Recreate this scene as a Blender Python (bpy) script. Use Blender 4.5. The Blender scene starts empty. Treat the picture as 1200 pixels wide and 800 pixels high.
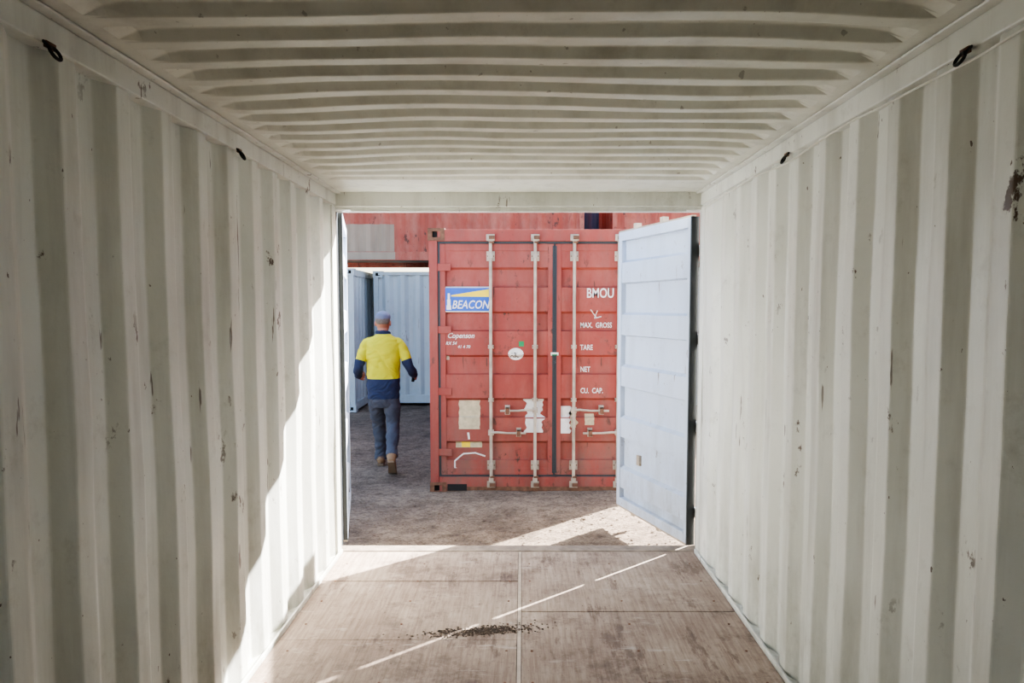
import bpy, bmesh, math, random, time
from mathutils import Vector, Matrix, noise, kdtree
random.seed(7)
D = bpy.data
scene = bpy.context.scene
COL = scene.collection

# ------------------------------------------------------------------ materials
def lin(c):
    return tuple(((v/255)/12.92 if v/255 <= 0.04045 else ((v/255+0.055)/1.055)**2.4) for v in c)+(1.0,)

def new_mat(name):
    m = D.materials.new(name); m.use_nodes = True
    nt = m.node_tree
    return m, nt, nt.nodes, nt.links, nt.nodes['Principled BSDF']

def simple(name, c, rough=0.6, metal=0.0, bump=0.0, bscale=80, var=0.12, vscale=6):
    m, nt, N, L, P = new_mat(name)
    tc = N.new('ShaderNodeTexCoord')
    n = N.new('ShaderNodeTexNoise'); n.inputs['Scale'].default_value = vscale; n.inputs['Detail'].default_value = 6
    L.new(tc.outputs['Object'], n.inputs['Vector'])
    r = N.new('ShaderNodeMapRange'); r.inputs[1].default_value = 0.3; r.inputs[2].default_value = 0.7
    r.inputs[3].default_value = 1-var; r.inputs[4].default_value = 1+var
    L.new(n.outputs['Fac'], r.inputs[0])
    h = N.new('ShaderNodeVectorMath'); h.operation = 'SCALE'
    h.inputs[0].default_value = lin(c)[:3]
    L.new(r.outputs[0], h.inputs['Scale'])
    L.new(h.outputs[0], P.inputs['Base Color'])
    P.inputs['Roughness'].default_value = rough; P.inputs['Metallic'].default_value = metal
    if bump > 0:
        n2 = N.new('ShaderNodeTexNoise'); n2.inputs['Scale'].default_value = bscale; n2.inputs['Detail'].default_value = 5
        L.new(tc.outputs['Object'], n2.inputs['Vector'])
        b = N.new('ShaderNodeBump'); b.inputs['Strength'].default_value = bump; b.inputs['Distance'].default_value = 0.01
        L.new(n2.outputs['Fac'], b.inputs['Height']); L.new(b.outputs[0], P.inputs['Normal'])
    return m

def paint(name, c, rough=0.5, rust=0.3, dirt=0.4, c2=None, rustc=(96, 58, 38), dirtc=(96, 88, 72), thr=0.66, low=0.0, fade=None, fadef=0.0):
    """weathered painted steel"""
    m, nt, N, L, P = new_mat(name)
    tc = N.new('ShaderNodeTexCoord')
    def nz(scale, detail=8, mp=None, rg=0.6):
        n = N.new('ShaderNodeTexNoise'); n.inputs['Scale'].default_value = scale
        n.inputs['Detail'].default_value = detail; n.inputs['Roughness'].default_value = rg
        if mp:
            q = N.new('ShaderNodeMapping'); q.inputs['Scale'].default_value = mp
            L.new(tc.outputs['Object'], q.inputs['Vector']); L.new(q.outputs[0], n.inputs['Vector'])
        else:
            L.new(tc.outputs['Object'], n.inputs['Vector'])
        return n.outputs['Fac']
    def rng(s, a, b, lo=0.0, hi=1.0):
        r = N.new('ShaderNodeMapRange'); r.inputs[1].default_value = a; r.inputs[2].default_value = b
        r.inputs[3].default_value = lo; r.inputs[4].default_value = hi
        L.new(s, r.inputs[0]); return r.outputs[0]
    def mix(f, a, b):
        x = N.new('ShaderNodeMix'); x.data_type = 'RGBA'
        L.new(f, x.inputs[0])
        for s, k in ((a, 6), (b, 7)):
            if isinstance(s, tuple): x.inputs[k].default_value = s
            else: L.new(s, x.inputs[k])
        return x.outputs[2]
    def mul(a, b):
        mu = N.new('ShaderNodeMath'); mu.operation = 'MULTIPLY'; L.new(a, mu.inputs[0]); L.new(b, mu.inputs[1]); return mu.outputs[0]
    base = lin(c); b2 = lin(c2) if c2 else tuple(v*0.82 for v in base[:3])+(1,)
    col = mix(rng(nz(1.3), 0.35, 0.65), base, b2)
    if fade:
        col = mix(rng(nz(2.6, 10, (1, 1, 0.5), 0.7), 0.45, 0.68, 0, fadef), col, lin(fade))
    col = mix(rng(nz(3.0, 6, (2.2, 2.2, 0.25)), 0.48, 0.8, 0, dirt), col, lin(dirtc))
    col = mix(rng(nz(5.0, 10, (1, 1, 1), 0.75), 0.56, 0.75, 0, dirt*0.8), col, lin(dirtc))
    if low > 0:
        sx = N.new('ShaderNodeSeparateXYZ'); L.new(tc.outputs['Object'], sx.inputs[0])
        g = rng(sx.outputs[2], 0.15, 0.85, 1.0, 0.0)
        col = mix(mul(g, rng(nz(6, 10, (1, 1, 0.35), 0.75), 0.4, 0.7, 0, low)), col, lin(dirtc))
    if rust > 0:
        f1 = rng(nz(11.0, 10, (1, 1, 0.6), 0.7), thr, thr+0.03, 0, 1)
        f2 = rng(nz(1.7, 4), 0.47, 0.58, 0, rust)
        col = mix(mul(f1, f2), col, lin(rustc))
        f3 = rng(nz(26.0, 4, (1, 1, 0.12), 0.5), 0.70, 0.72, 0, rust*0.8)
        col = mix(f3, col, lin(rustc))
        f4 = rng(nz(60.0, 3, (1, 1, 0.5), 0.5), 0.735, 0.75, 0, rust*0.9)
        col = mix(f4, col, lin(rustc))
    L.new(col, P.inputs['Base Color'])
    P.inputs['Roughness'].default_value = rough
    b = N.new('ShaderNodeBump'); b.inputs['Strength'].default_value = 0.3; b.inputs['Distance'].default_value = 0.008
    L.new(nz(7, 6), b.inputs['Height']); L.new(b.outputs[0], P.inputs['Normal'])
    return m

M_WALL = paint('cream_painted_steel', (221, 222, 215), 0.42, 1.0, 0.50, (209, 210, 201), (88, 70, 58), (138, 134, 120), 0.62, low=0.7)
M_CEIL = paint('ceiling_paint', (219, 219, 209), 0.5, 0.6, 0.45, (205, 205, 193), (100, 86, 70), (142, 138, 122), 0.66)
M_DOORW = paint('blue_white_painted_steel', (196, 206, 221), 0.5, 0.9, 0.28, (184, 195, 212), (110, 96, 84), (136, 134, 130), 0.63, low=0.6)
M_RED = paint('red_painted_steel', (150, 64, 53), 0.65, 1.0, 0.6, (136, 56, 46), (76, 50, 40), (120, 84, 72), 0.59, low=1.0, fade=(164, 94, 80), fadef=0.6)
M_RED2 = paint('faded_red_paint', (156, 72, 56), 0.65, 1.0, 0.5, (170, 88, 70), (86, 56, 46), (134, 98, 82), 0.585, fade=(184, 124, 106), fadef=0.7)
M_WHITEC = paint('white_container_paint', (190, 196, 198), 0.55, 0.7, 0.35, (176, 184, 188), (120, 90, 70), (146, 142, 132), 0.63)
M_BLUEC = paint('blue_container_paint', (50, 70, 104), 0.55, 0.35, 0.25)
M_BEIGEP = paint('beige_patch_paint', (160, 142, 122), 0.6, 0.2, 0.3)
M_RUST = simple('rusty_steel', (112, 78, 58), 0.8, 0.1, 0.5, 60, 0.4, 20)
M_SILL = simple('worn_steel_sill', (138, 124, 110), 0.7, 0.1, 0.5, 40, 0.3, 14)
M_DARK = simple('dark_recess', (28, 26, 24), 0.9)
M_RUBBER = simple('black_rubber_gasket', (48, 52, 54), 0.6)
M_GALV = simple('galvanised_steel', (172, 158, 140), 0.5, 0.15, 0.2, 60, 0.3, 9)
M_PAPER = simple('old_paper_label', (186, 170, 140), 0.8, 0, 0, 10, 0.2, 20)
M_WHITE = simple('white_vinyl', (220, 214, 206), 0.6, 0, 0, 10, 0.1, 20)
M_BLUE = simple('blue_vinyl', (30, 84, 176), 0.45)
M_YEL = simple('yellow_vinyl', (240, 206, 40), 0.45)
M_GREEN = simple('green_vinyl', (20, 130, 76), 0.45)
M_DIRT = simple('loose_dirt', (80, 68, 58), 0.95, 0, 0.8, 60, 0.3, 18)
M_CABLE = simple('white_cable', (220, 218, 208), 0.5)

def ground_mat():
    m, nt, N, L, P = new_mat('dry_dirt_ground')
    tc = N.new('ShaderNodeTexCoord')
    def nz(s, d=8, r=0.6, mp=None):
        n = N.new('ShaderNodeTexNoise'); n.inputs['Scale'].default_value = s; n.inputs['Detail'].default_value = d
        n.inputs['Roughness'].default_value = r
        if mp:
            q = N.new('ShaderNodeMapping'); q.inputs['Scale'].default_value = mp
            q.inputs['Rotation'].default_value = (0, 0, 0.35)
            L.new(tc.outputs['Object'], q.inputs['Vector']); L.new(q.outputs[0], n.inputs['Vector'])
        else: L.new(tc.outputs['Object'], n.inputs['Vector'])
        return n.outputs['Fac']
    def ramp(s, p0, c0, p1, c1):
        r = N.new('ShaderNodeValToRGB'); e = r.color_ramp.elements
        e[0].position = p0; e[0].color = c0; e[1].position = p1; e[1].color = c1
        L.new(s, r.inputs[0]); return r.outputs[0]
    def mul(a, b, f):
        x = N.new('ShaderNodeMix'); x.data_type = 'RGBA'; x.blend_type = 'MULTIPLY'; x.inputs[0].default_value = f
        L.new(a, x.inputs[6]); L.new(b, x.inputs[7]); return x.outputs[2]
    c = ramp(nz(1.4, 12, 0.75), 0.36, lin((124, 105, 87)), 0.64, lin((180, 159, 136)))
    c = mul(c, ramp(nz(7, 14, 0.8), 0.38, (0.50, 0.46, 0.43, 1), 0.56, (1.08, 1.06, 1.04, 1)), 0.85)
    c = mul(c, ramp(nz(38, 6, 0.7), 0.40, (0.5, 0.47, 0.45, 1), 0.5, (1, 1, 1, 1)), 0.75)
    vo = N.new('ShaderNodeTexVoronoi'); vo.inputs['Scale'].default_value = 26; L.new(tc.outputs['Object'], vo.inputs['Vector'])
    st = N.new('ShaderNodeMapRange'); st.inputs[1].default_value = 0.16; st.inputs[2].default_value = 0.10; st.inputs[3].default_value = 0; st.inputs[4].default_value = 0.45
    L.new(vo.outputs['Distance'], st.inputs[0])
    xs_ = N.new('ShaderNodeMix'); xs_.data_type = 'RGBA'; L.new(st.outputs[0], xs_.inputs[0]); L.new(c, xs_.inputs[6]); xs_.inputs[7].default_value = lin((188, 172, 152)); c = xs_.outputs[2]
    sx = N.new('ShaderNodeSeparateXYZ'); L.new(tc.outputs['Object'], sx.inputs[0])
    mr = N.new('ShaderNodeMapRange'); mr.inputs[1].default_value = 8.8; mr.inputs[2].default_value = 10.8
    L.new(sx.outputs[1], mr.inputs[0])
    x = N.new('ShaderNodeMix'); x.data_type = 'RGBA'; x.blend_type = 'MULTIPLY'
    L.new(mr.outputs[0], x.inputs[0]); L.new(c, x.inputs[6]); x.inputs[7].default_value = (0.66, 0.66, 0.68, 1)  # shade of the container stack painted into the far ground colour
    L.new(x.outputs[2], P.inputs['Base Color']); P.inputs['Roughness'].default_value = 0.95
    b = N.new('ShaderNodeBump'); b.inputs['Strength'].default_value = 1.0; b.inputs['Distance'].default_value = 0.08
    L.new(nz(7, 14, 0.8), b.inputs['Height'])
    b2 = N.new('ShaderNodeBump'); b2.inputs['Strength'].default_value = 0.6; b2.inputs['Distance'].default_value = 0.02; b2.invert = True
    L.new(vo.outputs['Distance'], b2.inputs['Height']); L.new(b.outputs[0], b2.inputs['Normal'])
    L.new(b2.outputs[0], P.inputs['Normal'])
    return m
M_GROUND = ground_mat()

def ply_mat():
    m, nt, N, L, P = new_mat('worn_plywood')
    tc = N.new('ShaderNodeTexCoord')
    def nz(s, mp, d=10, r=0.65, loc=0):
        n = N.new('ShaderNodeTexNoise'); n.inputs['Scale'].default_value = s; n.inputs['Detail'].default_value = d
        n.inputs['Roughness'].default_value = r
        q = N.new('ShaderNodeMapping'); q.inputs['Scale'].default_value = mp; q.inputs['Location'].default_value = (loc, loc, 0)
        L.new(tc.outputs['Object'], q.inputs['Vector']); L.new(q.outputs[0], n.inputs['Vector'])
        return n.outputs['Fac']
    def ramp(s, p0, c0, p1, c1):
        r = N.new('ShaderNodeValToRGB'); e = r.color_ramp.elements
        e[0].position = p0; e[0].color = c0; e[1].position = p1; e[1].color = c1
        L.new(s, r.inputs[0]); return r.outputs[0]
    def mul(a, b, f):
        x = N.new('ShaderNodeMix'); x.data_type = 'RGBA'; x.blend_type = 'MULTIPLY'; x.inputs[0].default_value = f
        L.new(a, x.inputs[6]); L.new(b, x.inputs[7]); return x.outputs[2]
    base = ramp(nz(1.3, (1, 1, 1)), 0.35, lin((138, 119, 104)), 0.65, lin((178, 161, 144)))
    g = ramp(nz(6, (9, 0.6, 1)), 0.38, (0.60, 0.54, 0.50, 1), 0.6, (1.05, 1.05, 1.05, 1))
    c = mul(base, g, 0.6)
    g2 = ramp(nz(3, (30, 1.2, 1), 6), 0.4, (0.66, 0.6, 0.56, 1), 0.5, (1, 1, 1, 1))
    c = mul(c, g2, 0.4)
    d = ramp(nz(16, (1, 1, 1), 8, 0.8), 0.32, (0.5, 0.45, 0.42, 1), 0.46, (1, 1, 1, 1))
    c = mul(c, d, 0.7)
    s_ = ramp(nz(2.2, (1, 1, 1), 12, 0.8), 0.50, (1, 1, 1, 1), 0.62, (0.50, 0.45, 0.43, 1))
    c = mul(c, s_, 0.9)
    s2 = ramp(nz(5, (1, 0.25, 1), 12, 0.75, 7), 0.57, (1, 1, 1, 1), 0.62, (0.5, 0.44, 0.42, 1))
    c = mul(c, s2, 0.85)
    x = N.new('ShaderNodeMix'); x.data_type = 'RGBA'
    r = N.new('ShaderNodeMapRange'); r.inputs[1].default_value = 0.60; r.inputs[2].default_value = 0.68; r.inputs[4].default_value = 0.6
    L.new(nz(10, (0.35, 1.6, 1), 8, 0.7, 3), r.inputs[0]); L.new(r.outputs[0], x.inputs[0])
    L.new(c, x.inputs[6]); x.inputs[7].default_value = lin((188, 178, 166)); c = x.outputs[2]
    L.new(c, P.inputs['Base Color']); P.inputs['Roughness'].default_value = 0.72
    b = N.new('ShaderNodeBump'); b.inputs['Strength'].default_value = 0.5; b.inputs['Distance'].default_value = 0.004
    L.new(nz(8, (8, 1, 1)), b.inputs['Height']); L.new(b.outputs[0], P.inputs['Normal'])
    return m
M_PLY = ply_mat()

# ------------------------------------------------------------------ mesh builder
class MB:
    def __init__(s): s.v = []; s.f = []; s.m = []; s.mats = []
    def mi(s, m):
        if m not in s.mats: s.mats.append(m)
        return s.mats.index(m)
    def add(s, vs, fs, m, fn=None):
        o = len(s.v); k = s.mi(m)
        for v in vs: s.v.append(tuple(fn(*v)) if fn else tuple(v))
        for f in fs: s.f.append([i+o for i in f]); s.m.append(k)
    def box(s, x0, x1, y0, y1, z0, z1, m):
        vs = [(x, y, z) for z in (z0, z1) for y in (y0, y1) for x in (x0, x1)]
        s.add(vs, [(0, 2, 3, 1), (4, 5, 7, 6), (0, 1, 5, 4), (2, 6, 7, 3), (0, 4, 6, 2), (1, 3, 7, 5)], m)
    def holebox(s, x0, x1, y0, y1, z0, z1, m, md, fr=0.5, dp=0.03):
        vs = [Vector((x, y, z)) for z in (z0, z1) for y in (y0, y1) for x in (x0, x1)]
        for f in [(0, 2, 3, 1), (4, 5, 7, 6), (0, 1, 5, 4), (2, 6, 7, 3), (0, 4, 6, 2), (1, 3, 7, 5)]:
            q = [vs[i] for i in f]; c = sum(q, Vector())/4
            n = (q[1]-q[0]).cross(q[2]-q[1]).normalized()
            inner = [c+(p-c)*fr for p in q]
            deep = [p-n*dp for p in inner]
            s.add(q+inner+deep, [(k, (k+1) % 4, 4+(k+1) % 4, 4+k) for k in range(4)] +
                  [(4+k, 4+(k+1) % 4, 8+(k+1) % 4, 8+k) for k in range(4)], m)
            s.add(deep, [(0, 1, 2, 3)], md)
    def cyl(s, p0, p1, r, m, n=14, r1=None):
        p0, p1 = Vector(p0), Vector(p1); r1 = r if r1 is None else r1
        d = (p1-p0).normalized(); a = d.orthogonal().normalized(); b = d.cross(a)
        vs = []
        for p, rr in ((p0, r), (p1, r1)):
            for i in range(n):
                t = 2*math.pi*i/n; vs.append(p+(a*math.cos(t)+b*math.sin(t))*rr)
        s.add(vs, [(i, (i+1) % n, n+(i+1) % n, n+i) for i in range(n)]+[tuple(range(n-1, -1, -1)), tuple(range(n, 2*n))], m)
    def tube(s, pts, r, m, n=10, closed=False):
        pts = [Vector(p) for p in pts]; R = []
        ref = Vector((0.13, 0.31, 0.94)).normalized()
        k = len(pts)
        for i, p in enumerate(pts):
            if closed: t = pts[(i+1) % k]-pts[i-1]
            else: t = pts[min(i+1, k-1)]-pts[max(i-1, 0)]
            t.normalize(); a = ref-t*ref.dot(t)
            if a.length < 1e-3: a = t.orthogonal()
            a.normalize(); b = t.cross(a)
            rr = r[i] if isinstance(r, (list, tuple)) else r
            R += [p+(a*math.cos(2*math.pi*j/n)+b*math.sin(2*math.pi*j/n))*rr for j in range(n)]
        fs = []
        for i in range(k if closed else k-1):
            i2 = (i+1) % k
            fs += [(i*n+j, i*n+(j+1) % n, i2*n+(j+1) % n, i2*n+j) for j in range(n)]
        if not closed: fs += [tuple(range(n-1, -1, -1)), tuple((k-1)*n+j for j in range(n))]
        s.add(R, fs, m)
    def sheet(s, rows, m):
        n = len(rows[0]); vs = [p for r in rows for p in r]
        s.add(vs, [(i*n+j, i*n+j+1, (i+1)*n+j+1, (i+1)*n+j) for i in range(len(rows)-1) for j in range(n-1)], m)
    def obj(s, name, parent=None, bevel=0.0, smooth=False, loc=(0, 0, 0), rot=(0, 0, 0)):
        me = D.meshes.new(name); me.from_pydata([tuple(v) for v in s.v], [], s.f); me.update()
        for m in s.mats: me.materials.append(m)
        me.polygons.foreach_set('material_index', s.m)
        if smooth: me.polygons.foreach_set('use_smooth', [True]*len(s.f))
        o = D.objects.new(name, me); COL.objects.link(o); o.location = loc; o.rotation_euler = rot
        if parent: o.parent = parent
        if bevel > 0:
            b = o.modifiers.new('bevel', 'BEVEL'); b.width = bevel; b.segments = 2; b.limit_method = 'ANGLE'
            b.angle_limit = math.radians(50); b.harden_normals = False
        return o

def empty(name, loc=(0, 0, 0), rotz=0, parent=None):
    e = D.objects.new(name, None); COL.objects.link(e); e.location = loc; e.rotation_euler = (0, 0, rotz)
    e.empty_display_size = 0.1
    if parent: e.parent = parent
    return e

def corr_profile(L, pitch=0.278, depth=0.036, flat=0.072, off=0.0, c=0.007):
    sl = (pitch-2*flat)/2
    raw = [(0.0, 0.0)]; s = off
    while s+pitch < L:
        raw += [(s+flat, 0), (s+flat+sl, depth), (s+2*flat+sl, depth), (s+pitch, 0)]
        s += pitch
    raw.append((L, 0.0))
    out = [raw[0]]
    for i in range(1, len(raw)-1):
        a, p, b = (Vector(raw[i-1]), Vector(raw[i]), Vector(raw[i+1]))
        pa = p+(a-p).normalized()*min(c, (a-p).length*0.45); pb = p+(b-p).normalized()*min(c, (b-p).length*0.45)
        mid = (pa+pb)/2*0.5+p*0.5
        out += [tuple(pa), tuple(mid), tuple(pb)]
    out.append(raw[-1]); return out

def corr_panel(mb, P0, U, N, L, z0, z1, m, wob=0.0, nz=2, seed=0, **kw):
    P0, U, N = Vector(P0), Vector(U), Vector(N)
    prof = corr_profile(L, **kw); rows = []
    for k in range(nz):
        z = z0+(z1-z0)*k/(nz-1); r = []
        for s_, d in prof:
            w = 0
            if wob:
                e = math.sin(math.pi*k/(nz-1))
                w = wob*e*(noise.noise(Vector((s_*0.9+seed, z*1.1, seed)))*1.5+0.5*noise.noise(Vector((s_*4, z*3, seed+5))))
            p = P0+U*s_+N*(d+w); r.append((p.x, p.y, z))
        rows.append(r)
    mb.sheet(rows, m)

TXT = {}
def text_data(txt, size, shear=0.0, sx=1.0):
    c = D.curves.new('t', 'FONT'); c.body = txt; c.size = size; c.shear = shear; c.resolution_u = 3; c.offset = size*0.012
    o = D.objects.new('t', c); COL.objects.link(o)
    dg = bpy.context.evaluated_depsgraph_get()
    me = D.meshes.new_from_object(o.evaluated_get(dg))
    vs = [(v.co.x*sx, v.co.y) for v in me.vertices]; fs = [tuple(p.vertices) for p in me.polygons]
    D.objects.remove(o); D.meshes.remove(me); D.curves.remove(c)
    return vs, fs
for a in (('BEACON', 0.112, 0.25, 0.80), ('BMOU', 0.13, 0, 0.72), ('MAX.  GROSS', 0.072, 0, 0.72), ('TARE', 0.072, 0, 0.72), ('NET', 0.072, 0, 0.72),
          ('CU.  CAP.', 0.072, 0, 0.72), ('ABL', 0.07, 0, 0.7), ('Copenson', 0.07, 0.3, 0.9), ('RX 54', 0.045, 0.3, 0.9), ('41 4 70', 0.04, 0.2, 1.0)):
    TXT[a[0]] = text_data(*a)

# ================================================================== MAN
M_HIVIS = simple('hi_vis_yellow_cotton', (228, 216, 48), 0.85, 0, 0.3, 180, 0.06, 8)
M_NAVY = simple('navy_cotton', (44, 52, 80), 0.9, 0, 0.3, 180, 0.12, 8)
M_TROU = simple('dark_work_trousers', (76, 77, 86), 0.9, 0, 0.4, 160, 0.22, 7)
M_BOOT = simple('tan_suede_boot', (156, 122, 90), 0.85, 0, 0.3, 90, 0.15, 20)
M_SOLE = simple('boot_sole', (130, 106, 82), 0.9)
M_SKIN = simple('skin', (184, 124, 102), 0.55, 0, 0.1, 200, 0.06, 12)
M_HAIR = simple('grey_hair', (124, 112, 102), 0.9, 0, 0.6, 300, 0.2, 60)
M_CAP = simple('grey_blue_cap', (118, 124, 148), 0.85, 0, 0.2, 160, 0.08, 10)
M_LIP = simple('lips', (160, 96, 84), 0.5); M_EYE = simple('eye_white', (230, 228, 222), 0.3); M_IRIS = simple('iris', (60, 50, 40), 0.3)

def catmull(keys, n):
    out = []; K = len(keys)
    for i in range(K-1):
        p0, p1, p2, p3 = keys[max(i-1, 0)], keys[i], keys[i+1], keys[min(i+2, K-1)]
        for k in range(n):
            t = k/n
            out.append([0.5*((2*b)+(-a+c)*t+(2*a-5*b+4*c-d)*t*t+(-a+3*b-3*c+d)*t**3) for a, b, c, d in zip(p0, p1, p2, p3)])
    out.append(list(keys[-1])); return out

def vloft(mb, keys, matf, n=36, sub=5, pw=2.3):
    R = catmull(keys, sub); vs = []
    for z, cx, cy, rx, ry in R:
        rx = max(rx, .002); ry = max(ry, .002)
        for i in range(n):
            t = 2*math.pi*i/n; c, s_ = math.cos(t), math.sin(t)
            vs.append((cx+rx*math.copysign(abs(c)**(2/pw), c), cy+ry*math.copysign(abs(s_)**(2/pw), s_), z))
    for i in range(len(R)-1):
        mb.add(vs[i*n:(i+2)*n], [(j, (j+1) % n, n+(j+1) % n, n+j) for j in range(n)], matf(0.5*(R[i][0]+R[i+1][0])))
    mb.add(vs[:n], [tuple(range(n-1, -1, -1))], matf(R[0][0])); mb.add(vs[-n:], [tuple(range(n))], matf(R[-1][0]))

def limb(mb, keys, matf, n=20, sub=8):
    R = catmull(keys, sub); k = len(R); pts = [Vector(r[:3]) for r in R]; rings = []
    a = None
    for i in range(k):
        t = (pts[min(i+1, k-1)]-pts[max(i-1, 0)]).normalized()
        if a is None: a = t.orthogonal().normalized()
        a = (a-t*a.dot(t)).normalized(); b = t.cross(a)
        rings.append([pts[i]+(a*math.cos(2*math.pi*j/n)+b*math.sin(2*math.pi*j/n))*R[i][3] for j in range(n)])
    for i in range(k-1):
        mb.add(rings[i]+rings[i+1], [(j, (j+1) % n, n+(j+1) % n, n+j) for j in range(n)], matf((i+0.5)/(k-1)))
    for idx, e in ((0, -1), (k-1, 1)):
        t = (pts[1]-pts[0] if idx == 0 else pts[-1]-pts[-2]).normalized()*e*R[idx][3]*0.6
        mb.add(rings[idx]+[pts[idx]+t], [(j, (j+1) % n, n) for j in range(n)], matf(0.0 if idx == 0 else 1.0))

def ell(mb, c, r, m, nu=20, nv=14, rot=None):
    vs = []
    for i in range(nv+1):
        p = math.pi*i/nv
        for j in range(nu):
            t = 2*math.pi*j/nu; v = Vector((r[0]*math.sin(p)*math.cos(t), r[1]*math.sin(p)*math.sin(t), r[2]*math.cos(p)))
            if rot: v = rot @ v
            vs.append(Vector(c)+v)
    mb.add(vs, [(i*nu+j, i*nu+(j+1) % nu, (i+1)*nu+(j+1) % nu, (i+1)*nu+j) for i in range(nv) for j in range(nu)], m)

def merge_doubles_mesh(mb):
    me = D.meshes.new('src'); me.from_pydata([tuple(v) for v in mb.v], [], mb.f)
    for m in mb.mats: me.materials.append(m)
    bm = bmesh.new(); bm.from_mesh(me); bmesh.ops.remove_doubles(bm, verts=bm.verts, dist=1e-5)
    bmesh.ops.recalc_face_normals(bm, faces=bm.faces); bm.to_mesh(me); bm.free(); return me

man = empty('worker_man', (-1.53, 8.16, -0.004), math.radians(6))
S = MB()
vloft(S, [(0.79, 0, 0.01, 0.172, 0.134), (0.84, 0, 0.01, 0.177, 0.141), (0.95, 0, 0.01, 0.180, 0.148), (1.00, 0, 0.012, 0.179, 0.150), (1.05, 0, 0.012, 0.178, 0.147),
          (1.16, 0, 0.008, 0.182, 0.143), (1.27, 0, 0, 0.190, 0.134), (1.35, 0, -0.005, 0.194, 0.124), (1.41, 0, -0.008, 0.184, 0.110),
          (1.455, 0, -0.010, 0.150, 0.092), (1.49, 0, -0.008, 0.100, 0.076), (1.52, 0, -0.002, 0.070, 0.066)],
      lambda z: M_HIVIS if z > 1.02 else M_NAVY, n=56)
limbk = [(0.066*math.cos(t), 0.002+0.066*math.sin(t), 1.522+0.012*math.sin(t)*-1) for t in [2*math.pi*i/24 for i in range(24)]]
S.tube(limbk, 0.014, M_NAVY, 10, closed=True)
def slv(t): return M_HIVIS if t < 0.50 else M_NAVY
limb(S, [(-0.125, -0.005, 1.415, 0.056), (-0.178, -0.008, 1.388, 0.062), (-0.222, -0.018, 1.29, 0.059), (-0.262, -0.030, 1.155, 0.052),
         (-0.280, 0.05, 1.085, 0.050), (-0.284, 0.16, 1.040, 0.041)], slv)
limb(S, [(0.125, -0.005, 1.415, 0.056), (0.178, -0.008, 1.388, 0.062), (0.230, -0.022, 1.29, 0.059), (0.278, -0.040, 1.155, 0.052),
         (0.312, 0.03, 1.085, 0.050), (0.330, 0.135, 1.045, 0.041)], slv)
tm = lambda t: M_TROU
vloft(S, [(0.70, 0, 0, 0.115, 0.10), (0.76, 0, 0, 0.155, 0.124), (0.84, 0, 0, 0.162, 0.126), (0.93, 0, 0, 0.158, 0.122), (1.0, 0, 0, 0.15, 0.12)], tm, n=40)
limb(S, [(-0.080, 0.0, 0.84, 0.090), (-0.082, 0.07, 0.70, 0.092), (-0.076, 0.15, 0.56, 0.080), (-0.072, 0.20, 0.46, 0.072), (-0.068, 0.225, 0.34, 0.070),
         (-0.064, 0.26, 0.20, 0.064), (-0.064, 0.28, 0.10, 0.068), (-0.064, 0.28, 0.065, 0.068)], tm, n=28)
limb(S, [(0.080, 0.0, 0.84, 0.090), (0.088, -0.01, 0.70, 0.092), (0.094, -0.01, 0.58, 0.080), (0.096, -0.03, 0.49, 0.072), (0.098, -0.13, 0.385, 0.070),
         (0.100, -0.25, 0.285, 0.062), (0.101, -0.315, 0.235, 0.065), (0.101, -0.335, 0.215, 0.065)], tm, n=28)
bt = lambda t: M_BOOT
def boot(ank, heel, ball, toe):
    A, H_, B, T_ = map(Vector, (ank, heel, ball, toe))
    U = (B-H_).normalized(); X = Vector((1, 0, 0)); Nn = X.cross(U).normalized()
    limb(S, [(*(A+Nn*0.06), 0.048), (*A, 0.050), (*(A*0.5+H_*0.5), 0.047), (*(H_), 0.040)], bt)
    limb(S, [(*H_, 0.038), (*(H_*0.6+B*0.4+Nn*0.012), 0.044), (*B, 0.043), (*T_, 0.034)], bt)
    P = [(H_-U*0.045, .028), (H_-U*0.03, .037), (H_+U*0.05, .036), (H_*.4+B*.6, .041), (B, .046), (B*.4+T_*.6, .042), (T_+(T_-B).normalized()*0.025, .026)]
    return P
def soleparts(E, P):
    vs = []; fs = []
    for i, (p, hw) in enumerate(P):
        d = P[min(i+1, len(P)-1)][0]-P[max(i-1, 0)][0]; n_ = Vector((1, 0, 0)).cross(d).normalized()
        lo = p-n_*0.046
        if lo.z < 0.0: lo.z = 0.0
        for q, w_ in ((lo, -hw), (lo, hw), (lo+n_*0.02, hw), (lo+n_*0.02, -hw)): vs.append(q+Vector((w_, 0, 0)))
    for i in range(len(P)-1):
        for j in range(4): fs.append((i*4+j, i*4+(j+1) % 4, (i+1)*4+(j+1) % 4, (i+1)*4+j))
    k = (len(P)-1)*4; fs += [(3, 2, 1, 0), (k, k+1, k+2, k+3)]
    E.add(vs, fs, M_SOLE)
SP1 = boot((-0.064, 0.275, 0.10), (-0.064, 0.225, 0.048), (-0.070, 0.40, 0.046), (-0.074, 0.475, 0.042))
SP2 = boot((0.101, -0.345, 0.215), (0.101, -0.385, 0.170), (0.106, -0.275, 0.062), (0.110, -0.205, 0.044))
limb(S, [(0, -0.008, 1.46, 0.060), (0, 0.0, 1.53, 0.057), (0, 0.010, 1.60, 0.058)], lambda t: M_SKIN)
hm = lambda z: M_SKIN
vloft(S, [(1.512, 0, 0.075, 0.026, 0.024), (1.530, 0, 0.058, 0.046, 0.046), (1.555, 0, 0.040, 0.058, 0.068), (1.585, 0, 0.024, 0.067, 0.084),
          (1.62, 0, 0.012, 0.073, 0.094), (1.655, 0, 0.008, 0.076, 0.098), (1.69, 0, 0.006, 0.075, 0.096), (1.72, 0, 0.005, 0.060, 0.078), (1.738, 0, 0.005, 0.030, 0.04)],
      hm, n=36, pw=2.05)
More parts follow.
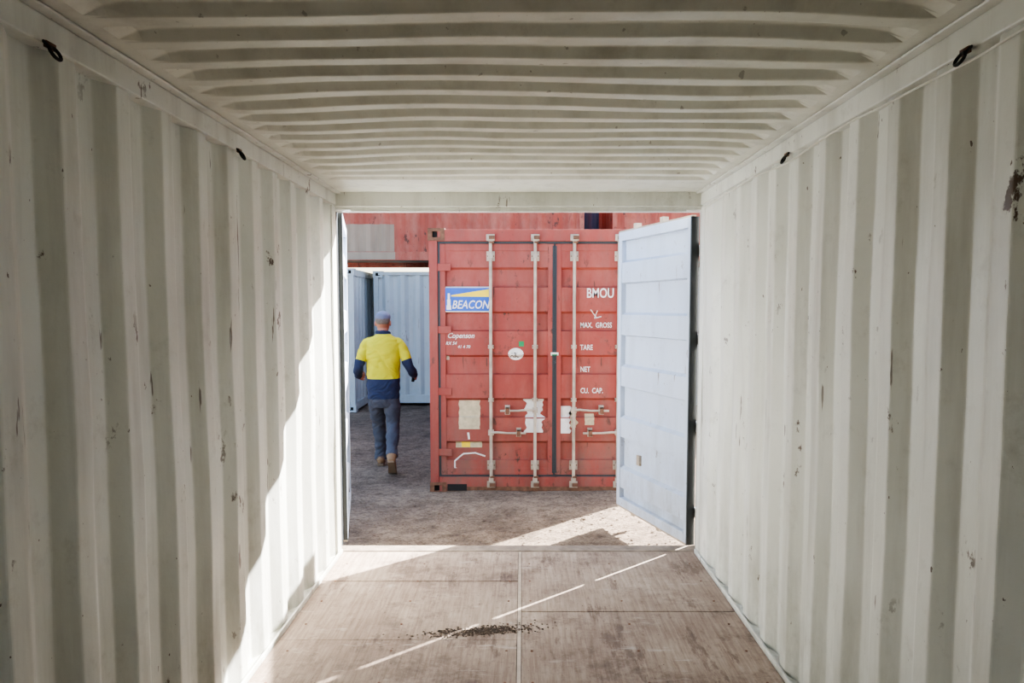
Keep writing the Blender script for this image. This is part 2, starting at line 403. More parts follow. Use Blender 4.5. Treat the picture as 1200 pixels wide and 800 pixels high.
ell(S, (0, 0.112, 1.612), (0.012, 0.016, 0.022), M_SKIN); ell(S, (0, 0.118, 1.600), (0.016, 0.012, 0.010), M_SKIN)
ell(S, (0, 0.098, 1.640), (0.055, 0.012, 0.010), M_SKIN)
for q in (-1, 1): ell(S, (q*0.081, 0.004, 1.622), (0.010, 0.018, 0.032), M_SKIN)
ell(S, (0, 0.108, 1.572), (0.024, 0.008, 0.006), M_LIP)
vloft(S, [(1.615, 0, -0.035, 0.055, 0.050), (1.63, 0, -0.028, 0.068, 0.066), (1.645, 0, -0.018, 0.076, 0.079), (1.68, 0, -0.010, 0.081, 0.090)], lambda z: M_HAIR, n=36, pw=2.05)
vloft(S, [(1.672, 0, 0.006, 0.083, 0.105), (1.688, 0, 0.006, 0.084, 0.106), (1.708, 0, 0.004, 0.082, 0.103), (1.73, 0, 0.002, 0.071, 0.089),
          (1.75, 0, 0.0, 0.046, 0.058), (1.758, 0, 0, 0.012, 0.014)], lambda z: M_CAP, n=40, pw=2.0)
ell(S, (0, 0.125, 1.673), (0.072, 0.068, 0.009), M_CAP, rot=Matrix.Rotation(math.radians(-8), 3, 'X'))
ell(S, (0, 0, 1.758), (0.008, 0.008, 0.006), M_CAP)

def hand(wr, fwd, nrm, grip):
    wr, a, b = Vector(wr), Vector(fwd).normalized(), Vector(nrm)
    b = (b-a*b.dot(a)).normalized(); c = Vector((0, 0, 1)); c = (c-a*c.dot(a)-b*c.dot(b)).normalized()
    P = lambda u, v, w: wr+a*u+b*v+c*w
    sk = lambda t: M_SKIN
    limb(S, [(*P(-0.05, 0, 0), 0.028), (*P(0.0, 0, 0), 0.026), (*P(0.02, 0, 0), 0.026)], sk)
    R = Matrix((a, c, b)).transposed()
    ell(S, P(0.05, 0, 0), (0.050, 0.042, 0.016), M_SKIN, rot=R)
    ell(S, P(0.07, 0, 0), (0.030, 0.041, 0.014), M_SKIN, rot=R)
    for w, sc in ((0.033, .95), (0.0112, 1.02), (-0.0112, .96), (-0.033, .8)):
        ch = [(0.075, 0.0), (0.095+0.028*sc, 0.008), (0.100+0.034*sc, 0.036*sc+0.004), (0.100+0.006*sc, 0.056*sc)]
        if not grip: ch = [(0.075, 0.0), (0.095+0.028*sc, 0.006), (0.105+0.045*sc, 0.026*sc), (0.108+0.045*sc, 0.048*sc)]
        limb(S, [(*P(u, v, w), r) for (u, v), r in zip(ch, (0.0092, 0.0086, 0.008, 0.007))], sk, n=12, sub=5)
    limb(S, [(*P(0.018, 0.006, 0.024), 0.015), (*P(0.045, 0.020, 0.046), 0.0115), (*P(0.075, 0.036, 0.044), 0.010), (*P(0.098, 0.046, 0.034), 0.0085)], sk, n=12, sub=5)
    return P
hand((-0.284, 0.185, 1.032), (0.05, 1, -0.2), (1, 0, 0.1), False)
PG = hand((0.337, 0.160, 1.036), (0.12, 1, -0.25), (-1, 0.1, 0.1), True)
src = merge_doubles_mesh(S)
tmp = D.objects.new('tmp_body', src); COL.objects.link(tmp)
rm = tmp.modifiers.new('r', 'REMESH'); rm.mode = 'VOXEL'; rm.voxel_size = 0.0045; rm.adaptivity = 0
sm = tmp.modifiers.new('s', 'SMOOTH'); sm.factor = 0.5; sm.iterations = 3
dg = bpy.context.evaluated_depsgraph_get()
body = D.meshes.new_from_object(tmp.evaluated_get(dg))
D.objects.remove(tmp)
seen = set(); cents = []
for i, f in enumerate(S.f):
    if len(f) > 4: continue
    c = Vector((0, 0, 0))
    for k in f: c += Vector(S.v[k])
    c /= len(f); key = (round(c.x, 4), round(c.y, 4), round(c.z, 4))
    if key in seen: continue
    seen.add(key); cents.append((c, S.m[i]))
kd = kdtree.KDTree(len(cents))
for i, (c, m) in enumerate(cents): kd.insert(c, i)
kd.balance()
body.materials.clear()
for m in S.mats: body.materials.append(m)
idx = []
iN, iH, iT, iS = S.mi(M_NAVY), S.mi(M_HIVIS), S.mi(M_TROU), S.mi(M_SKIN)
cloth = {iN, iH, iT}
for p in body.polygons:
    c = p.center; _, i, _ = kd.find(c); k = cents[i][1]
    if k == iT and c.z > 0.797: k = iN
    elif k == iN and c.z < 0.797 and abs(c.x) < 0.2: k = iT
    if k in (iH, iN) and abs(c.x) < 0.195 and 0.797 < c.z < 1.5 and c.y < 0.17: k = iH if c.z > 1.02 else iN
    if 1.505 < c.z < 1.541 and c.x*c.x+c.y*c.y < 0.0081 and k in (iH, iN): k = iN
    idx.append(k)
body.polygons.foreach_set('material_index', idx)
body.polygons.foreach_set('use_smooth', [True]*len(idx))
vm = [0]*len(body.vertices)
for p, i in zip(body.polygons, idx):
    if i in cloth:
        for v in p.vertices: vm[v] += 1
nl = [v.normal.copy() for v in body.vertices]; cl = [v.co.copy() for v in body.vertices]; flat = []
for i, (c, nn_) in enumerate(zip(cl, nl)):
    if vm[i] >= 3:
        k = 0.012
        q = noise.noise(Vector((c.x*5, c.y*5, c.z*4)))
        nn = noise.noise(Vector((c.x*6+q*2, c.y*6, c.z*15+c.x*9)))*0.9+(abs(noise.noise(Vector((c.x*11-c.z*12, c.y*11, c.z*13+q*3))))-0.2)*0.9
        c = c+nn_*nn*k
    flat += [c.x, c.y, c.z]
body.vertices.foreach_set('co', flat); body.update()
bo = D.objects.new('body', body); COL.objects.link(bo); bo.parent = man
E = MB()
for q in (-1, 1):
    ell(E, (q*0.031, 0.093, 1.628), (0.013, 0.011, 0.008), M_EYE, 14, 10); ell(E, (q*0.031, 0.1025, 1.628), (0.005, 0.003, 0.005), M_IRIS, 12, 8)
E.obj('eyes', man, smooth=True)
E = MB()
c0 = PG(0.098, 0.033, 0.07); c1 = PG(0.098, 0.033, -0.065)
E.cyl(c1, c0, 0.017, M_DARK, 20); E.cyl(c0, c0+(c0-c1).normalized()*0.02, 0.021, M_WHITE, 20)
E.obj('torch', man, 0.002)
E = MB(); soleparts(E, SP1); soleparts(E, SP2)
E.obj('boot_soles', man)

# ------------------------------------------------------------------ door leaf
DN = 5
LA, LB, LC, LD = 0.175, 0.20, 0.58, 0.63
def leaf_depth(z, H):
    z0, z1 = 0.07, H-0.07; p = (z1-z0)/DN
    t = ((z-z0) % p)/p
    if z <= z0 or z >= z1: return 0
    if t < LA or t > LD: return 0
    if t < LB: return (t-LA)/(LB-LA)
    if t <= LC: return 1
    return 1-(t-LC)/(LD-LC)

def door_leaf(name, W, H, paint_m, hinge, parent=None, loc=(0, 0, 0), rotz=0.0, bars=None, gask=0, hin=4, dep=0.030):
    """x 0..W, outer face toward -y (y=-0.05), inner face y=0. hinge 'L' -> x=0, 'R' -> x=W"""
    root = empty(name, loc, rotz, parent)
    mb = MB(); T = 0.05
    mb.box(0, 0.055, -T, 0, 0, H, paint_m); mb.box(W-0.055, W, -T, 0, 0, H, paint_m)
    mb.box(0.055, W-0.055, -T, 0, 0, 0.07, paint_m); mb.box(0.055, W-0.055, -T, 0, H-0.07, H, paint_m)
    mb.obj('door_frame', root, 0.004)
    mb = MB()
    z0, z1 = 0.07, H-0.07; p = (z1-z0)/DN; zs = [z0]
    for k in range(DN):
        for t in (LA, LA+.004, LB-.004, LB, LC, LC+.008, LD-.008, LD): zs.append(z0+(k+t)*p)
    zs.append(z1)
    rows = []; rows2 = []
    for z in zs:
        d = leaf_depth(z, H); y = -T+0.006+d*dep
        rows.append([(x, y, z) for x in (0.055, W-0.055)])
        rows2.append([(x, y+0.003, z) for x in (0.055, W-0.055)])
    mb.sheet(rows, paint_m); mb.sheet(rows2, paint_m)
    mb.obj('door_panel', root)
    if gask:
        mb = MB(); g = 0.012
        if hinge == 'L': mb.box(-0.016, 0.0, -T*0.9, 0.012, 0.0, H, M_RUBBER); mb.box(W, W+0.006, -T*0.5, -0.005, 0.0, H, M_GALV)
        else: mb.box(W, W+0.008, -T*0.6, 0.000, 0.0, H, M_RUBBER); mb.box(-0.006, 0, -T*0.5, -0.005, 0.0, H, M_WHITE)
        mb.box(0, W, -T*0.6, -0.004, -g, 0, M_GALV); mb.box(0, W, -T*0.6, -0.004, H, H+g, M_GALV)
        mb.obj('gasket', root)
    mb = MB(); hx = 0 if hinge == 'L' else W; sg = -1 if hinge == 'L' else 1
    for k in range(hin):
        z = H*(0.1+0.8*k/(hin-1))
        mb.box(min(hx-sg*0.11, hx+sg*0.035), max(hx-sg*0.11, hx+sg*0.035), -T-0.012, -T, z-0.035, z+0.035, paint_m)
        mb.cyl((hx+sg*0.035, -T-0.006, z-0.055), (hx+sg*0.035, -T-0.006, z+0.055), 0.014, M_GALV)
    mb.obj('hinges', root, 0.003)
    mb = MB()
    bars = bars or [0.18, 0.61]
    yb = -T-0.034
    for bi, fromfree in enumerate(bars):
        bx = W-fromfree if hinge == 'L' else fromfree
        mb.cyl((bx, yb, -0.03), (bx, yb, H+0.03), 0.0150, M_GALV)
        for z in (0.10, H*0.33, H*0.56, H-0.12):
            big = z < 0.2 or z > H-0.2
            w, h = (0.040, 0.046) if big else (0.028, 0.018)
            mb.box(bx-w, bx+w, -T-0.008, -T+0.002, z-h, z+h, M_GALV)
            mb.box(bx-0.020, bx+0.020, yb-0.020, -T, z-h*0.5, z+h*0.5, M_GALV)
            for q in (-1, 1): mb.cyl((bx+q*w*0.75, -T-0.014, z), (bx+q*w*0.75, -T, z), 0.006, M_RUST, 8)
        for z, q in ((-0.04, 1), (H+0.04, -1)):
            mb.box(bx-0.022, bx+0.022, yb-0.018, yb+0.03, z-0.020, z+0.020, M_GALV)
            mb.box(bx-0.010, bx+0.032, yb-0.024, yb+0.024, z-0.008+q*0.03, z+0.008+q*0.03, M_RUST)
        hz = 0.43 if bi == 1 else 0.65
        dr = 1 if (bi == 1) == (hinge == 'L') else -1
        mb.box(bx-0.026, bx+0.026, yb-0.028, yb+0.015, hz-0.026, hz+0.026, M_GALV)
        mb.tube([(bx, yb-0.022, hz), (bx+dr*0.06, yb-0.035, hz+0.005), (bx+dr*0.16, yb-0.03, hz-0.004), (bx+dr*0.34, yb-0.028, hz-0.006)],
                [0.012, 0.012, 0.010, 0.010], M_GALV)
        cx = bx+dr*0.27
        mb.box(cx-0.024, cx+0.024, -T-0.008, -T+0.03, hz-0.040, hz+0.040, M_GALV)
        mb.box(cx-0.018, cx+0.018, yb-0.045, yb-0.034, hz-0.035, hz+0.03, M_RUST)
        mb.box(cx-0.018, cx+0.018, yb-0.045, -T, hz+0.02, hz+0.030, M_GALV)
        mb.box(cx-0.024, cx+0.024, -T-0.03, -T, hz-0.045, hz-0.037, M_GALV)
    mb.obj('locking_bars', root)
    return root

# ------------------------------------------------------------------ generic container
def container(loc, rotz, mat, L=6.058, W=2.438, H=2.591, doors=False, castm=None, name='shipping_container', sill=None):
    root = empty(name, loc, rotz); castm = castm or mat
    mb = MB()
    for x in (0, W-0.09):
        for y in (0, L-0.09): mb.box(x+0.004, x+0.086, y+0.004, y+0.086, 0.1, H-0.1, mat)
        xr = x if x == 0 else W-0.06
        mb.box(xr, xr+0.06, 0.09, L-0.09, 0.04, 0.19, mat); mb.box(xr, xr+0.06, 0.09, L-0.09, H-0.075, H-0.012, mat)
    for y in (0, L-0.07):
        mb.box(0.09, W-0.09, y, y+0.07, 0.03, 0.17, mat); mb.box(0.09, W-0.09, y, y+0.07, H-0.125, H-0.012, mat)
    mb.box(0.05, W-0.05, 0.06, L-0.06, 0.14, 0.17, M_DARK)
    if sill: mb.box(0.165, W-0.165, -0.004, 0.002, 0.028, 0.075, sill)
    mb.obj('frame', root, 0.004)
    mb = MB()
    for x in (-0.003, W-0.162+0.003):
        for y in (-0.006, L-0.178+0.006):
            for z in (0, H-0.118): mb.holebox(x, x+0.162, y, y+0.178, z, z+0.118, castm, M_DARK, 0.48, 0.03)
    mb.obj('corner_castings', root)
    mb = MB()
    corr_panel(mb, (0.046, 0.08, 0), (0, 1, 0), (-1, 0, 0), L-0.16, 0.18, H-0.06, mat)
    corr_panel(mb, (W-0.052, 0.08, 0), (0, 1, 0), (1, 0, 0), L-0.16, 0.18, H-0.06, mat, depth=0.045)
    corr_panel(mb, (0.08, L-0.05, 0), (1, 0, 0), (0, 1, 0), W-0.16, 0.16, H-0.1, mat, pitch=0.25)
    if not doors: corr_panel(mb, (0.08, 0.05, 0), (1, 0, 0), (0, -1, 0), W-0.16, 0.16, H-0.1, mat, pitch=0.25)
    pr = corr_profile(L-0.1, pitch=0.209, depth=0.018, flat=0.05)
    mb.sheet([[(x, 0.05+s_, H-0.04+d) for s_, d in pr] for x in (0.04, W-0.04)], mat)
    mb.obj('corrugated_panels', root)
    return root

# ================================================================== SCENE
XL, XR = -1.21, 1.16
YB, YE = -1.12, 4.83
ZF, ZC = 0.17, 2.53

def gz(x, y):
    a = 0.018*noise.noise(Vector((x*0.8, y*0.8, 0)))+0.014*noise.noise(Vector((x*3, y*3, 4)))+0.006*noise.noise(Vector((x*8, y*8, 4)))
    d = math.hypot(x+1.53, y-8.2); k = min(1, max(0, (d-0.45)/0.5))
    return (a-0.012)*k-0.004*(1-k)
mb = MB()
rows = []
ys = [-8+i*0.5 for i in range(24)]+[4+i*0.05 for i in range(196)]+[13.8+i*0.6 for i in range(28)]
xs = [-18+i*0.6 for i in range(23)]+[-4.2+i*0.06 for i in range(120)]+[3.0+i*0.6 for i in range(26)]
for y in ys: rows.append([(x, y, gz(x, y)) for x in xs])
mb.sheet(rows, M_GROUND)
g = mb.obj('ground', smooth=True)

def side_wall(name, x, nx, seed):
    mb = MB(); L = YE-YB
    for e in (0, 0.003):
        corr_panel(mb, (x+nx*e, YB, 0), (0, 1, 0), (nx, 0, 0), L, ZF-0.01, ZC-0.075, M_WALL, wob=0.008, nz=14, seed=seed,
                   off=0.05 if nx < 0 else 0.12, depth=0.037, flat=0.072, c=0.006)
    return mb.obj(name)
side_wall('wall_left', XL, -1, 3.0)
side_wall('wall_right', XR, 1, 8.0)
mb = MB()
for e in (0, 0.003):
    corr_panel(mb, (-0.85, YB-e, 0), (1, 0, 0), (0, -1, 0), XR+0.85, ZF-0.01, ZC-0.0, M_WALL, pitch=0.25, depth=0.045)  # unseen rear wall stops short on the left; opening added to let in fill light
mb.obj('wall_back')

for k, (x, s_) in enumerate(((XL, -1), (XR, 1))):
    a, b = sorted((x-s_*0.012, x+s_*0.05))
    mb = MB(); mb.box(a, b, YB, YE+0.02, ZC-0.085, ZC-0.012, M_WALL)
    a2, b2 = sorted((x-s_*0.045, x+s_*0.05))
    mb.box(a2, b2, YB, YE+0.02, ZC-0.012, ZC-0.004, M_WALL)
    mb.obj('trim_%d' % (k+1), bevel=0.006)
    a, b = sorted((x-s_*0.006, x+s_*0.055))
    mb = MB(); mb.box(a, b, YB, YE, 0.02, ZF+0.004, M_WALL)
    a, b = sorted((x-s_*0.018, x-s_*0.006)); mb.box(a, b, YB, YE, ZF-0.03, ZF+0.022, M_WALL)
    mb.obj('baseboard_%s' % ('left' if k == 0 else 'right'), bevel=0.003)

# ceiling
mb = MB()
pr = corr_profile(YE-YB-0.30, pitch=0.172, depth=0.028, flat=0.058, c=0.005)
ysc = [(YB+s_, d) for s_, d in pr]+[(YE+0.02, 0.0)]
nx_ = 44; rows = []
for i in range(nx_+1):
    x = (XL-0.02)+(XR-XL+0.04)*i/nx_
    e = min(x-XL, XR-x); w = max(0, min(1, (e-0.11)/0.05)); w = w*w*(3-2*w)
    u = (x-(XL+XR)/2)/((XR-XL)/2); bow = 0.022*(1-u*u)
    r = []
    for y, d in ysc:
        ye = max(0, min(1, (YE-0.15-y)/0.8))
        wv = 0.016*noise.noise(Vector((x*1.6, y*1.3, 2)))*ye
        r.append((x, y, ZC-0.003+d*w+bow*ye*(0.6+0.8*noise.noise(Vector((0, y*0.8, 9))))+wv*w))
    rows.append(r)
mb.sheet(rows, M_CEIL)
mb.sheet([[(x, y, z+0.004) for x, y, z in r] for r in rows], M_CEIL)
mb.obj('ceiling')

# floor
mb = MB()
mb.box(XL+0.0, XR-0.0, YB, YE, 0.03, ZF-0.012, M_DARK)
def boards(x0, x1, cuts):
    for a, b in zip(cuts[:-1], cuts[1:]):
        mb.box(x0+0.002, x1-0.002, a+0.0035, b-0.0035, ZF-0.02, ZF+random.uniform(-0.0015, 0.0015), M_PLY)
xm = -0.015
boards(XL+0.02, xm-0.010, [YB, 0.75, 1.95, 3.52, 4.30, YE])
boards(xm+0.010, XR-0.02, [YB, 0.3, 1.5, 2.75, 3.86, YE])
mb.box(xm-0.009, xm+0.009, YB, YE, ZF-0.02, ZF+0.0005, M_GALV)
for x in [XL+0.10, -0.62, xm-0.06, xm+0.06, 0.55, XR-0.10]:
    y = 0.4
    while y < YE-0.05:
        mb.cyl((x, y, ZF-0.01), (x, y, ZF+0.0022), 0.006, M_RUST, 8); y += 0.3
mb.obj('floor')

# door end frame
mb = MB()
mb.box(XL-0.05, XR+0.05, YE+0.02, YE+0.17, 2.418, 2.585, M_WALL)
mb.box(XL-0.0, XR+0.0, YE+0.0, YE+0.03, 2.435, ZC+0.0, M_WALL)
mb.box(XL+0.1, XR-0.1, YE+0.02, YE+0.06, 2.405, 2.420, M_WALL)
mb.obj('trim_3', bevel=0.005)
mb = MB()
mb.box(XL-0.05, XR+0.05, YE, YE+0.14, 0.02, ZF-0.001, M_SILL)
mb.box(XL+0.02, XR-0.02, YE+0.01, YE+0.125, ZF-0.002, ZF+0.004, M_SILL)
mb.obj('trim_4', bevel=0.004)
for k, (x, s_) in enumerate(((XL, -1), (XR, 1))):
    mb = MB()
    a, b = sorted((x+s_*0.022, x+s_*0.075)); mb.box(a, b, YE-0.01, YE+0.165, 0.02, 2.59, M_WALL)
    a, b = sorted((x-s_*0.004, x+s_*0.03)); mb.box(a, b, YE-0.07, YE+0.03, ZF-0.01, 2.44, M_WALL)
    if s_ > 0: mb.box(x+0.012, x+0.023, YE+0.07, YE+0.105, ZF, 2.42, M_RUBBER)
    else: mb.box(x-0.023, x-0.016, YE+0.12, YE+0.15, ZF, 2.42, M_RUBBER)
    mb.obj('trim_%d' % (5+k), bevel=0.004)

DH = 2.235
hR = Vector((1.135, 5.01)); uR = Vector((-0.325, 1.0)).normalized()
door_leaf('door_1', 1.135, DH, M_DOORW, 'L', loc=(hR.x, hR.y, ZF-0.01), rotz=math.atan2(uR.y, uR.x), gask=1, dep=0.034)
hL = Vector((-1.205, 5.03)); uL = Vector((-0.205, 0.974)).normalized(); fL = hL+uL*1.135
door_leaf('door_2', 1.135, DH, M_DOORW, 'R', loc=(fL.x, fL.y, ZF+0.02), rotz=math.atan2(-uL.y, -uL.x), gask=1, dep=0.034)

def lashing(x, s_, y, z):
    mb = MB()
    c = x-s_*0.022
    mb.box(min(x-s_*0.012, x-s_*0.020), max(x-s_*0.012, x-s_*0.020), y-0.02, y+0.02, z+0.010, z+0.026, M_RUST)
    pts = []
    for i in range(18):
        t = 2*math.pi*i/18
        pts.append((c-s_*0.012*(1-math.cos(t))*0.6, y+0.020*math.sin(t), z+0.014-0.015*(1-math.cos(t))))
    mb.tube(pts, 0.0045, M_DARK, 8, closed=True)
    mb.tube([(x-s_*0.012, y-0.02, z+0.024), (c-s_*0.006, y-0.028, z+0.010), (c-s_*0.016, y-0.034, z-0.004)], 0.004, M_DARK, 8)
    return mb.obj('lashing_ring', smooth=True)
for y in (0.7, 1.93, 3.19): lashing(XL, -1, y, 2.428)
for y in (0.72, 1.97, 3.27): lashing(XR, 1, y, 2.428)
lashing(XR, 1, 2.42, 0.215)
lashing(XL, -1, 2.3, 0.215)

mb = MB(); pts = []
for i in range(60):
    y = YE-0.02-(YE-0.5)*i/59
    pts.append((XR-0.012+0.004*math.sin(i*0.7), y, 2.432+0.012*noise.noise(Vector((y*2, 0, 1)))-0.012*abs(math.sin(y*2.4))))
mb.tube(pts, 0.0035, M_CABLE, 8)
mb.obj('cable', smooth=True)

# red container
RX, RY = -0.905, 7.20
red = container((RX, RY, -0.04), 0, M_RED, doors=True, castm=M_RUST, sill=M_RUST)
W = 2.438; LW = 1.105; RH = 2.26; Z0 = 0.185
lx = 0.105
lL = door_leaf('left_door', LW, RH, M_RED, 'L', red, (lx, 0.075, Z0), 0)
lR = door_leaf('right_door', LW, RH, M_RED, 'R', red, (W-lx-LW, 0.075, Z0), 0)
mb = MB()
mb.box(lx+LW+0.004, W-lx-LW-0.004, 0.024, 0.075, Z0, Z0+RH, M_RUBBER)
mb.box(lx+LW-0.012, lx+LW+0.003, 0.020, 0.026, Z0+0.02, Z0+RH-0.02, M_RUBBER); mb.box(W-lx-LW-0.003, W-lx-LW+0.012, 0.020, 0.026, Z0+0.02, Z0+RH-0.02, M_RUBBER)
mb.box(0.088, lx+0.004, 0.022, 0.08, Z0, Z0+RH, M_RUBBER); mb.box(W-lx-0.004, W-0.088, 0.022, 0.08, Z0, Z0+RH, M_RUBBER)
mb.box(0.088, W-0.088, 0.018, 0.06, Z0+RH, Z0+RH+0.020, M_RUBBER)
mb.box(0.088, W-0.088, 0.018, 0.06, Z0-0.018, Z0, M_RUBBER)
mb.box(0.17, 0.36, -0.006, 0.02, 0.035, 0.10, M_DARK)  # dark block painted in for the shaded forklift gap
for bx in (lx+LW-0.61, lx+LW-0.18, W-lx-LW+0.18, W-lx-LW+0.61):
    for z in (0.10, 2.50):
        mb.box(bx-0.040, bx+0.040, -0.025, 0.005, z-0.030, z+0.030, M_GALV)
        mb.box(bx-0.014, bx+0.040, -0.05, -0.02, z-0.016, z+0.016, M_RUST)
mb.obj('keepers_seals_and_gap_shade', red)

def decal_fn(extra=0.0):
    def fn(x, z):
        return (x, 0.075-0.05+0.006+leaf_depth(z-Z0, RH)*0.030-0.002-extra, z)
    return fn
def px(x, y):
    return ((x-612)/120.5-RX, 1.81-(y-361)/120.5)
dm = MB()
def dquad(x0, y0, x1, y1, m, ragged=0.0, extra=0.0, seed=0, n=20):
    ax, az = px(x0, y0); bx, bz = px(x1, y1); fn = decal_fn(extra); rows = []
    for i in range(n+1):
        z = bz+(az-bz)*i/n
        rl = ragged*noise.noise(Vector((z*22, seed, 0)))*1.6; rr = ragged*noise.noise(Vector((z*22, seed+9, 0)))*1.6
        rows.append([fn(ax+rl+(bx+rr-ax-rl)*j/4, z) for j in range(5)])
    dm.sheet(rows, m)
def dtext(t, x, y, m, extra=0.0, dz=0.0):
    vs, fs = TXT[t]; ax, az = px(x, y); az += dz; fn = decal_fn(extra)
    o = len(dm.v); k = dm.mi(m)
    for vx, vz in vs: dm.v.append(fn(ax+vx, az+vz))
    for f in fs: dm.f.append([i+o for i in f]); dm.m.append(k)
def dellipse(x, y, rx, ry, m, extra=0.0):
    fn = decal_fn(extra); cx, cz = px(x, y); n = 30; Q = 14; rows = []
    for a in range(Q+1):
        q = a/Q; rows.append([fn(cx+rx*q*math.cos(2*math.pi*i/n), cz+ry*q*math.sin(2*math.pi*i/n)) for i in range(n+1)])
    dm.sheet(rows, m)
dquad(520, 334, 575, 364, M_WHITE, n=60); dquad(521.5, 335.5, 573.5, 362.5, M_BLUE, extra=0.002, n=60)
def dpoly_strip(x0, y0a, y0b, x1, y1a, y1b, m, extra):
    rows = []; fn = decal_fn(extra)
    for i in range(13):
        t = i/12; rows.append([fn(*px(x0+(x1-x0)*s_, (y0a+(y1a-y0a)*s_)*(1-t)+(y0b+(y1b-y0b)*s_)*t)) for s_ in (0, .25, .5, .75, 1)])
    dm.sheet(rows, m)
dpoly_strip(529, 344, 345.5, 573, 337, 346, M_YEL, 0.004)
dtext('BEACON', 529.5, 359.5, M_WHITE, 0.006)
for (xa, xb, ya, yb) in ((523.5, 529, 356, 361), (524.3, 528.2, 349, 356), (525, 527.5, 342, 349)):
    dpoly_strip(xa, ya, yb, xb, ya, yb, M_WHITE, 0.004)
dtext('BMOU', 687, 345, M_WHITE, 0.003, -0.015)
for t, x, y in (('MAX.  GROSS', 680, 382), ('TARE', 680, 408), ('NET', 680.5, 434), ('CU.  CAP.', 680.5, 459)):
    dtext(t, x, y, M_WHITE, 0.003)
dquad(537, 468, 562, 502, M_PAPER, 0.006, seed=1)
dquad(616, 466, 636, 506, M_WHITE, 0.03, seed=2)
dquad(655, 475, 669, 507, M_WHITE, 0.035, seed=3)
dquad(669, 480, 676, 500, M_PAPER, 0.02, seed=4)
dquad(533, 517, 564, 524.5, M_PAPER, 0.004, seed=5)
dquad(540, 517.5, 550, 524, M_YEL, 0, 0.001)
dellipse(604.5, 413, 0.075, 0.06, M_WHITE)
dtext('ABL', 598, 417, M_DARK, 0.003)
dquad(608, 398, 614, 404, M_GREEN)
dquad(645.5, 411, 654.5, 424, M_WHITE, extra=0.012); dquad(647, 413, 653, 421, M_GREEN, extra=0.014)
dquad(686, 484, 697, 497, M_PAPER, 0.004, seed=6)
dquad(521, 415, 526, 420, M_GALV)
def dstroke(pts, w, m):
    fn = decal_fn(0.002); P0 = [Vector(px(*p)) for p in pts]; P = []
    for a, b in zip(P0[:-1], P0[1:]):
        for q in range(5): P.append(a.lerp(b, q/5))
    P.append(P0[-1]); rows = []
    for i, p in enumerate(P):
        t = (P[min(i+1, len(P)-1)]-P[max(i-1, 0)]).normalized(); nn = Vector((-t.y, t.x))*w*0.5
        rows.append([fn(*(p+nn)), fn(*(p-nn))])
    dm.sheet(rows, m)
dstroke([(568, 535), (556, 531), (542, 532), (532, 540), (532, 548), (542, 554), (556, 554), (567, 550)], 0.014, M_WHITE)
dtext('Copenson', 524, 394, M_WHITE); dtext('RX 54', 522, 402, M_WHITE)
dtext('41 4 70', 536, 406, M_WHITE)
dstroke([(548, 506), (549, 514)], 0.02, M_WHITE)
dstroke([(692, 361), (700, 371)], 0.008, M_WHITE); dstroke([(700, 362), (697, 371), (705, 369)], 0.008, M_WHITE)
dm.obj('decals_and_stencils', red)

def sideways(x, y, z, mat, L=6.058, castm=None, H=2.591):
    return container((x, y+2.438, z), -math.pi/2, mat, L=L, castm=castm, H=H)
BY = 13.62
sideways(-2.72, BY, 0, M_WHITEC, H=2.46)
sideways(-2.72+6.15, BY, 0, M_WHITEC, H=2.591)
sideways(-2.86-6.06, BY-0.95, 0, M_WHITEC, H=2.46)
up = sideways(-4.95, BY-0.25, 2.60, M_RED2, castm=M_RUST)
sideways(-4.95-6.15, BY-0.25, 2.60, M_RED2, castm=M_RUST)
sideways(1.62, BY-0.15, 2.60, M_RED2, castm=M_RUST)
sideways(0.2, BY+2.9, 2.60, M_BLUEC); sideways(0.2, BY+2.9, 0, M_BLUEC)
mb = MB()
pr = corr_profile(6.058-0.16, depth=0.045); xo = 0.052
rows = []
for z in (0.195, 0.68):
    r = []
    for s_, d in pr:
        if 1.62 < s_ < 2.62: r.append((2.438-(xo-d)+0.002, 0.08+s_, z))
    rows.append(r)
mb.sheet(rows, M_BEIGEP)
mb.box(2.438, 2.441, 1.72, 2.68, 0.05, 0.185, M_BEIGEP)
mb.obj('painted_out_panel', up)

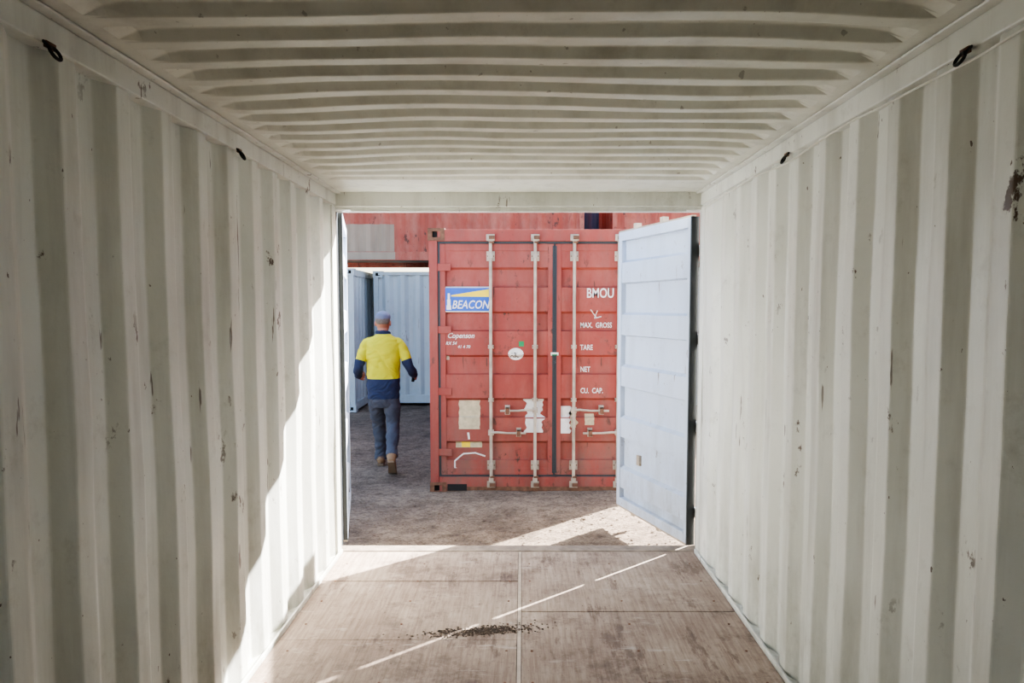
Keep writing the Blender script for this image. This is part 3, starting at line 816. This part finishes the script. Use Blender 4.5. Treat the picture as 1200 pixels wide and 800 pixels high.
mb = MB()
for i in range(800):
    x = random.uniform(-1.7, 1.3); y = random.uniform(5.05, 7.12); r = random.uniform(0.004, 0.014)*(1 if random.random() < .95 else 1.8)
    z = gz(x, y); vs = []
    for a in range(3):
        for b in range(6):
            t = b*math.pi/3; rr = r*(0.55, 1.0, 0.6)[a]*random.uniform(0.75, 1.2)
            vs.append((x+rr*math.cos(t), y+rr*math.sin(t), z-r*0.3+a*r*0.45))
    fs = [(a*6+b, a*6+(b+1) % 6, (a+1)*6+(b+1) % 6, (a+1)*6+b) for a in range(2) for b in range(6)]+[(12, 13, 14, 15, 16, 17)]
    mb.add(vs, fs, M_GROUND)
mb.obj('gravel')
mb = MB()
for i in range(1100):
    a = random.gauss(0, 0.13); b = random.gauss(0, 0.026)
    x = -0.20+a; y = 3.62+b+a*0.15; r = random.uniform(0.002, 0.008)
    if random.random() < 0.15: x = random.uniform(-0.9, 0.9); y = random.uniform(2.6, 4.8); r *= 0.6
    vs = [(x+r*math.cos(t*math.pi/2.5)*random.uniform(.7, 1.2), y+r*math.sin(t*math.pi/2.5)*random.uniform(.7, 1.2), ZF+0.001) for t in range(5)]+[(x, y, ZF+r*0.6)]
    mb.add(vs, [(t, (t+1) % 5, 5) for t in range(5)], M_DIRT)
mb.obj('dirt_crumbs')

# ================================================================== LIGHT
w = D.worlds.new('sky'); scene.world = w; w.use_nodes = True
nt = w.node_tree; bg = nt.nodes['Background']
sky = nt.nodes.new('ShaderNodeTexSky'); sky.sky_type = 'NISHITA'; sky.sun_disc = False
sky.sun_elevation = math.radians(37); sky.sun_rotation = math.radians(47); sky.air_density = 1.0; sky.dust_density = 3.0; sky.ozone_density = 0.7
nt.links.new(sky.outputs[0], bg.inputs[0]); bg.inputs[1].default_value = 0.50
sl = D.lights.new('sun', 'SUN'); sl.energy = 30.0; sl.angle = math.radians(0.5); sl.color = (1.0, 0.975, 0.94)
so = D.objects.new('sun', sl); COL.objects.link(so); so.location = (6, 8, 8)
so.rotation_euler = Vector((-1.08, -1.0, -1.10)).to_track_quat('-Z', 'Y').to_euler()

# ================================================================== CAMERA
cd = D.cameras.new('camera'); cam = D.objects.new('camera', cd); COL.objects.link(cam); scene.camera = cam
F = 870.0; cd.sensor_width = 36; cd.lens = F/1200*36; cd.clip_start = 0.02
pitch = math.radians(4.2)
cam.location = (0, 0, 1.785); cam.rotation_euler = (math.radians(90)-pitch, 0, 0)
cd.shift_x = -12/1200; cd.shift_y = (F*math.tan(pitch)-39)/1200

scene.view_settings.view_transform = 'AgX'
scene.view_settings.look = 'AgX - Medium High Contrast'
scene.view_settings.exposure = 0.85
